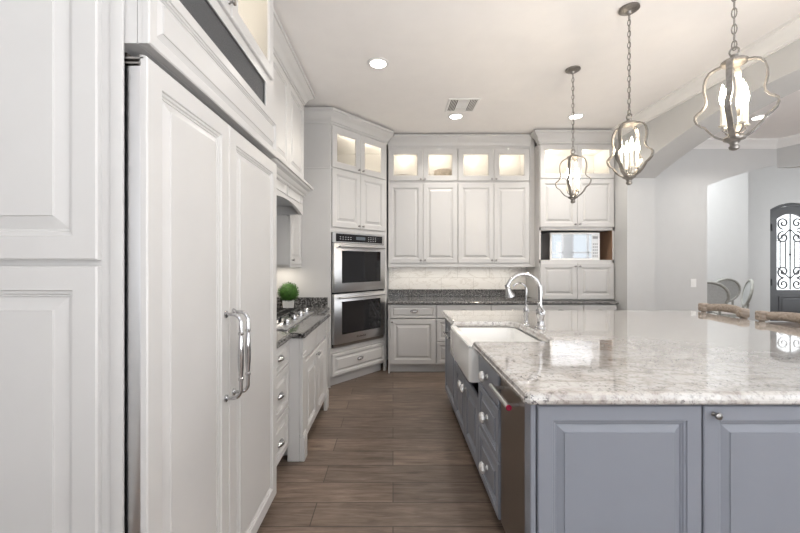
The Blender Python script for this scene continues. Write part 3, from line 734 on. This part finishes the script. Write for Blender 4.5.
# under-counter appliance
t_ = thing('undercounter_icemaker', 'narrow dark steel undercounter appliance with red-capped handle at the island corner', 'appliance', (BX0+.012, 1.90, 0), RM90)
b = MB(); b.box(.004, .376, .002, .55, .09, ZI-.004); b.box(.01, .37, .05, .5, 0, .0895); b.build('case', BLACK, t_, smooth=False)
b = MB(); b.box(.006, .374, -.022, .0015, .10, .855, .003); dd = b.build('door', DSTEEL, t_)
b = MB(); b.tube([(.012, -.074, .80), (.30, -.074, .80)], .0125, 14)
for x in (.045, .27): b.tube([(x, -.0222, .80), (x, -.074, .80)], .009, 10)
hh = b.build('handle', STEEL, dd)
b = MB(); b.lathe([(0, 0), (.0128, 0), (.0128, .004), (.010, .006), (0, .006)], (.3003, -.074, .80), axis='x', seg=16); b.build('red_medallion', RED, hh, label='red round end cap')
# ends facing the camera
t_ = thing('island_corner_post', 'grey corner post of the island beside the undercounter appliance', 'post', (0, 0, 0))
b = MB(); b.box(BX0-.022, BX0-.004, BY0-.018, 1.519, .0, ZI-.001, .003); b.box(BX0-.005, BX0+.002, BY0-.010, 1.519, 0, ZI-.001); b.build('post', GREY, t_)
def iend(label, x0, x1, knob):
    t2 = thing('island_end_cabinet', label, 'cabinet', (x0, BY0, 0), 0, 'grey cabinets on the near end of the island')
    w_ = x1-x0; m = MB(); shell(m, w_, .029 if x0 < .7 else .36, .09, ZI-.001); m.box(0, w_, .02 if x0 < .7 else .06, .028 if x0 < .7 else .3, 0, .0895); m.build('body', GREY, t2, smooth=False)
    fronts(t2, [('door', .001, .10, w_-.003, .766, 'knob' if knob else None, .038, .835)], GREY)
iend('grey raised panel without a knob on the near end of the island, left one', .567, 1.214, False)
iend('grey island cabinet door with nickel knob at its top left corner', 1.218, 1.871, True)
iend('grey island cabinet at the right end, out past the knobbed door', 1.875, 2.530, True)
b = MB(); b.box(1.235, 2.545, 1.84, 3.85, .0, ZI-.001); tag(b.build('island_back_panel', GREY), 'grey inner body of the island on the stool side', 'cabinet')
# worktop with sink cut-out
SY0, SY1, SX1 = 2.37, 3.14, 1.03
t_ = thing('island_worktop', 'pale speckled granite island worktop, polished and mirror-like', 'worktop')
poly = [(IX0, IY0+.02), (IX0+.02, IY0), (IX1-.03, IY0), (IX1, IY0+.03), (IX1, IY1-.03), (IX1-.03, IY1), (IX0+.02, IY1), (IX0, IY1-.02),
        (IX0, SY1), (SX1-.10, SY1), (SX1-.05, SY1-.012), (SX1-.012, SY1-.05), (SX1, SY1-.10), (SX1, SY0+.10), (SX1-.012, SY0+.05), (SX1-.05, SY0+.012), (SX1-.10, SY0), (IX0, SY0)]
b = MB(); ogee(b, poly, ZI, .925); b.build('slab', GRAN, t_, angle=9)
# apron sink
t_ = thing('apron_sink', 'white fireclay apron-front sink set into the island worktop', 'sink')
sx0, sx1, sy0, sy1 = .484, 1.045, SY0-.012, SY1+.012
b = MB()
def rr(x0, x1, y0, y1, z, r):
    out = []
    for cx_, cy_, a0 in ((x1-r, y1-r, 0), (x0+r, y1-r, PI/2), (x0+r, y0+r, PI), (x1-r, y0+r, 1.5*PI)):
        for k in range(5): a = a0+k*PI/8; out.append((cx_+r*math.cos(a), cy_+r*math.sin(a), z))
    return out
zt = .8765
b.rings([rr(sx0+.012, sx1, sy0+.012, sy1-.012, .655, .02), rr(sx0+.002, sx1, sy0+.002, sy1-.002, .662, .024), rr(sx0, sx1, sy0, sy1, .68, .024), rr(sx0, sx1, sy0, sy1, zt-.015, .024), rr(sx0+.003, sx1-.003, sy0+.003, sy1-.003, zt-.004, .024), rr(sx0+.010, sx1-.010, sy0+.010, sy1-.010, zt, .022),
         rr(sx0+.045, sx1-.03, sy0+.03, sy1-.03, zt, .05), rr(sx0+.05, sx1-.035, sy0+.035, sy1-.035, zt-.008, .055), rr(sx0+.055, sx1-.04, sy0+.04, sy1-.04, .70, .06), rr(sx0+.08, sx1-.065, sy0+.065, sy1-.065, .680, .07)])
b.build('basin', CERAMIC, t_)
b = MB(); b.rings([[(x, y, z) for x, y in ((sx0, SY0+.003), (IX0+.03, SY0+.003), (IX0+.03, SY1-.003), (sx0, SY1-.003))] for z in (zt+.0003, .893)])
bmesh.ops.bevel(b.bm, geom=b.bm.edges[:], offset=.006, segments=2, affect='EDGES'); b.build('apron_lip', CERAMIC, t_)
b = MB(); b.lathe([(0, 0), (.045, 0), (.045, .003), (.03, .004), (0, .002)], (.76, 2.76, .6802), seg=18); b.build('drain', STEEL, t_)
# faucet
t_ = thing('kitchen_faucet', 'tall chrome gooseneck faucet with bell spray head behind the island sink', 'faucet', (1.135, 2.85, .925), PI)
b = MB(); b.lathe([(0, 0), (.040, 0), (.040, .007), (.031, .016), (.026, .03), (.024, .07), (.031, .085), (.034, .10), (.034, .135), (.027, .145), (.022, .16), (.018, .17), (0, .171)], seg=20); b.build('base', CHROME, t_)
def goose(h0, R_, reach, drop, n=20):
    pts = [(0, 0, .16), (0, 0, h0)]
    for i in range(1, n+1): a = PI*i/n*.93; pts.append((R_-R_*math.cos(a), 0, h0+R_*math.sin(a)))
    return pts
pp = goose(.285, .128, .26, 0)
b = MB(); b.tube(pp, .0155, 14); b.build('gooseneck', CHROME, t_)
ex, ez = pp[-1][0], pp[-1][2]
b = MB(); b.lathe([(0, .02), (.017, .02), (.019, 0), (.0165, -.010), (.020, -.018), (.025, -.042), (.038, -.070), (.039, -.080), (.032, -.082), (0, -.081)], seg=18); b.build('spray_head', CHROME, t_, (ex, 0, ez), (0, .25, 0))
b = MB(); b.tube([(0, .022, .118), (0, .048, .124), (0, .06, .128)], .010, 10); b.tube([(0, .056, .128), (.03, .075, .165), (.045, .083, .19)], [.007, .0055, .007], 10); b.sphere((.046, .084, .193), .010); b.build('lever', CHROME, t_)
t_ = thing('filter_faucet', 'small chrome filtered-water faucet with a slim hooked spout left of the tall faucet', 'faucet', (1.075, 2.99, .925), PI)
b = MB(); b.lathe([(0, 0), (.026, 0), (.026, .006), (.018, .014), (.013, .03), (.016, .05), (.019, .065), (.017, .085), (.021, .095), (.021, .125), (.013, .14), (.009, .15), (0, .151)], seg=18); b.build('base', CHROME, t_)
b = MB(); pts = [(0, 0, .145), (0, 0, .28)] + [(.055-.055*math.cos(a), 0, .28+.055*math.sin(a)) for a in [PI*i/14*.85 for i in range(1, 15)]]; b.tube(pts, .0078, 10); b.build('spout', CHROME, t_)
b = MB(); b.tube([(0, .019, .108), (0, .05, .112)], [.007, .005], 8); b.sphere((0, .054, .113), .009); b.build('lever', CHROME, t_)

# ------------------------------------------------------------------ counter stools
def stool(label, loc, rz):
    t2 = thing('counter_stool', label, 'stool', loc, rz, 'counter stools along the far side of the island')
    m = MB(); m.rings([rr(-.22, .22, -.21, .21, z, .05) for z in (.60, .66)]); 
    m.build('seat_frame', TAUPE, t2)
    m = MB(); m.rings([rr(-.215+i, .215-i, -.205+i, .205-i, z, .05) for i, z in ((0, .661), (-.004, .675), (0, .70), (.03, .715))]); m.build('seat', SEATF, t2)
    for sx in (-1, 1):
        m = MB(); m.tube([(sx*.19, -.17, .60), (sx*.205, -.185, 0)], [.024, .016], 10); m.build('leg', TAUPE, t2)
        m = MB(); m.tube([(sx*.19, .17, .60), (sx*.20, .20, 0)], [.024, .017], 10); m.build('leg', TAUPE, t2)
        m = MB(); m.tube([(sx*.20, .185, .61), (sx*.222, .205, .80), (sx*.222, .215, .955)], [.022, .019, .021], 10); m.build('back_post', TAUPE, t2)
    m = MB(); m.tube([(-.2, -.18, .22), (.2, -.18, .22)], .013, 8); m.tube([(-.2, .19, .3), (.2, .19, .3)], .013, 8)
    for sx in (-1, 1): m.tube([(sx*.2, -.18, .28), (sx*.2, .19, .28)], .013, 8)
    m.build('stretchers', TAUPE, t2)
    m = MB(); pts = []; R = []
    for i in range(17):
        u = -1+i/8; x = u*.196; y = .215+.055*(1-u*u); z = .968+.012*(1-u*u); hh_ = .034+.006*(1-u*u); dp = .024
        R.append([(x+0, y+dp*math.cos(a), z+hh_*math.sin(a)) for a in [2*PI*k/14 for k in range(14)]])
    m.rings(R); m.build('top_rail', TAUPE, t2)
    for sx in (-1, 1):
        m = MB(); m.box(sx*.212-.034, sx*.212+.034, .165, .245, .925, 1.008, .016, 3); m.lathe([(0, .0), (.018, 0), (.015, -.008), (0, -.012)], (sx*.212, .165, .967), axis='y', seg=12); m.build('rail_end', TAUPE, t2)
    return t2
s1 = stool('weathered wood counter stool at the island, the one farther from the front door', (2.985, 3.585, 0), RM90)
dup(s1, (2.985, 2.985, 0), RM90, 'weathered wood counter stool at the island, in front of the dark front door')

# ------------------------------------------------------------------ dining chairs
def oval(rx, rz_, n=36): return [(rx*math.cos(2*PI*k/n), rz_*math.sin(2*PI*k/n)) for k in range(n)]
def dchair(label, loc, rz):
    t2 = thing('dining_chair', label, 'chair', loc, rz, 'oval-back dining chairs')
    m = MB(); m.rings([rr(-.24, .24, -.23, .22, z, .08) for z in (.41, .46)]); m.build('seat_frame', GREYWOOD, t2)
    m = MB(); m.rings([rr(-.225+i, .225-i, -.215+i, .205-i, z, .08) for i, z in ((0, .461), (0, .49), (.03, .51))]); m.build('seat', SEATF, t2)
    for sx in (-1, 1):
        m = MB(); m.tube([(sx*.2, -.19, .42), (sx*.2, -.19, 0)], [.026, .014], 10); m.build('leg', GREYWOOD, t2)
        m = MB(); m.tube([(sx*.2, .19, .42), (sx*.2, .25, 0)], [.024, .015], 10); m.build('leg', GREYWOOD, t2)
        m = MB(); m.tube([(sx*.17, .20, .44), (sx*.15, .235, .66)], [.022, .019], 10); m.build('back_post', GREYWOOD, t2)
    cz_ = .85; tilt = .2
    m = MB(); m.tube([(x, .25+z*tilt, cz_+z) for x, z in oval(.265, .235)], .024, 10, True); m.build('back_frame', GREYWOOD, t2)
    m = MB(); m.prism(oval(.25, .22), lambda x, z: (x, .243+z*tilt, cz_+z), lambda x, z: (x, .257+z*tilt, cz_+z))
    m.build('cane_back', CANE, t2, label='grey woven cane back'); return t2
c0 = dchair('oval-back dining chair in front, partly hidden by the white wall edge', (5.46, 6.5, 0), PI-.45)
dup(c0, (6.79, 7.78, 0), PI-.1, 'oval-back dining chair with pale back, the one behind, in the middle')
dup(c0, (6.42, 7.06, 0), -2.15, 'oval-back dining chair turned sideways, nearest the front door')

# ------------------------------------------------------------------ pendants
PZ = CEIL
def pendant(label, loc, rz):
    t2 = thing('pendant_lantern', label, 'pendant light', loc, rz, 'quatrefoil pendant lanterns over the island')
    m = MB(); m.lathe([(0, -.001), (.062, -.001), (.064, -.012), (.05, -.022), (.02, -.028), (.012, -.045), (0, -.046)], seg=24); m.build('canopy', SILVERLEAF, t2)
    m = MB(); zt_, zb_ = -.043, -.735; n_ = 18; pitch = (zt_-zb_)/n_
    for k in range(n_):
        zc = zt_-pitch*(k+.5); hl, hw_ = pitch*.62, .0095
        loop = [(hw_*math.cos(a), hl*math.sin(a)) for a in [2*PI*i/10 for i in range(10)]]
        m.tube([((x if k % 2 else 0), (0 if k % 2 else x), zc+z) for x, z in loop], .0027, 6, True)
    m.tube([(0, .004, zt_), (.004, 0, (zt_+zb_)/2), (0, -.004, zb_)], .0018, 5)
    m.build('chain', SILVERLEAF, t2)
    m = MB(); m.tube([(.017*math.cos(a), 0, -.745+.02*math.sin(a)) for a in [2*PI*i/14 for i in range(14)]], .004, 8, True)
    m.lathe([(0, -.762), (.016, -.762), (.014, -.772), (.022, -.776), (.042, -.784), (.050, -.790), (.052, -.800), (.046, -.806), (.02, -.81), (0, -.81)], seg=24); m.build('top_collar', SILVERLEAF, t2)
    prof = [(.046, -.800), (.068, -.804), (.090, -.815), (.105, -.838), (.112, -.868), (.112, -.90), (.107, -.925), (.103, -.945), (.106, -.968), (.119, -.988), (.136, -1.0), (.147, -1.012), (.148, -1.028), (.140, -1.050), (.124, -1.067), (.108, -1.078), (.098, -1.095), (.085, -1.115), (.067, -1.135), (.045, -1.150), (.03, -1.155)]
    for k in range(4):
        a = k*PI/2; ux, uy = math.cos(a), math.sin(a)
        m = MB(); m.strap([(r*ux, r*uy, z) for r, z in prof], (-uy, ux, 0), .022, .008); m.build('rib', SILVERLEAF, t2)
    m = MB(); m.lathe([(0, -1.148), (.036, -1.148), (.044, -1.155), (.040, -1.163), (.026, -1.170), (.018, -1.178), (.016, -1.188), (.021, -1.196), (.018, -1.206), (.008, -1.212), (0, -1.213)], seg=24); m.build('finial', SILVERLEAF, t2)
    m = MB(); m.tube([(0, 0, -1.148), (0, 0, -1.09)], .006, 8)
    cs = [(.050*math.cos(PI/4+k*PI/2), .050*math.sin(PI/4+k*PI/2)) for k in range(4)]
    for x, y in cs: m.tube([(0, 0, -1.125), (x*.6, y*.6, -1.135), (x, y, -1.118), (x, y, -1.10)], .004, 6)
    m.build('candle_arms', SILVERLEAF, t2)
    for x, y in cs:
        m = MB(); m.lathe([(0, -1.10), (.013, -1.10), (.017, -1.094), (.009, -1.09), (.0085, -1.0), (.007, -.996), (0, -.996)], (x, y, 0), seg=12); cnd = m.build('candle_sleeve', WAX, t2)
        m = MB(); m.lathe([(0, -.9955), (.006, -.994), (.0115, -.974), (.0125, -.960), (.009, -.935), (.004, -.910), (0, -.897)], (x, y, 0), seg=12); m.build('bulb', BULB, cnd)
    return t2
p1 = pendant('smallest-looking silver lantern pendant, farthest along the island, before the hutch', (1.622, 3.335, PZ), -.72)
dup(p1, (1.618, 2.535, PZ), -1.06, 'middle silver lantern pendant of the three over the island')
dup(p1, (1.614, 1.75, PZ), -.90, 'nearest, largest-looking silver lantern pendant at the top right')

# ------------------------------------------------------------------ ceiling fittings
CL = ['recessed ceiling light over the aisle, nearest and leftmost', 'recessed ceiling light just beyond the ceiling vent', 'recessed ceiling light behind the farthest pendant, near the hutch', 'recessed ceiling light in the dining room, behind the nearest pendant']
for (x, y), lab in zip(CANS, CL):
    t_ = thing('recessed_light', lab, 'ceiling light', (x, y, CEIL), 0, 'recessed ceiling lights')
    b = MB(); b.lathe([(.068, -.0005), (.095, -.0005), (.094, -.006), (.070, -.010), (.068, -.0005)], seg=32, cap=False); b.build('trim_ring', TRIMP, t_)
    b = MB(); b.lathe([(0, -.004), (.0695, -.004), (.0695, -.001), (0, -.001)], seg=32); b.build('lens', CANL, t_)
    area('can_light', (x, y, CEIL-.02), (0, 0, 0), .12, .12, 6, (1, .95, .88), math.radians(130), True)
t_ = thing('ceiling_vent', 'white three-way ceiling register with dark slots', 'vent', (.765, 4.10, CEIL))
b = MB(); hx, hy = .17, .17
b.rings([[(s*a, s2*c_, z) for s, s2 in ((-1, -1), (1, -1), (1, 1), (-1, 1))] for a, c_, z in ((hx, hy, -.0005), (hx, hy, -.006), (hx-.008, hy-.008, -.009), (hx-.022, hy-.022, -.009), (hx-.022, hy-.022, -.0005))], False, False); b.build('frame', TRIMP, t_, smooth=False)
b = MB(); b.box(-hx+.02, hx-.02, -hy+.02, hy-.02, -.0018, -.0006); b.build('duct_opening', mat('duct_dark', (.03, .027, .024), .9), t_)
for k in range(5):
    for s in (-1, 1):
        x = s*(.142-k*.0165); b = MB(); b.rings([[(x-.001*s+q*s, y, z) for q, y, z in ((0, -hy+.024, -.002), (.001, -hy+.024, -.009), (.008, -hy+.024, -.0095), (.007, -hy+.024, -.002))], [(x-.001*s+q*s, y, z) for q, y, z in ((0, hy-.024, -.002), (.001, hy-.024, -.009), (.008, hy-.024, -.0095), (.007, hy-.024, -.002))]]); b.build('slat', TRIMP, t_, smooth=False)
for k in range(7):
    y = -.066+k*.022; b = MB(); b.box(-.065, .065, y-.0045, y+.0045, -.009, -.003); b.build('slat', TRIMP, t_, smooth=False)
for s in (-1, 1): b = MB(); b.box(-.065, .065, min(s*.075, s*.147), max(s*.075, s*.147), -.009, -.002); b.build('blank_plate', TRIMP, t_, smooth=False)
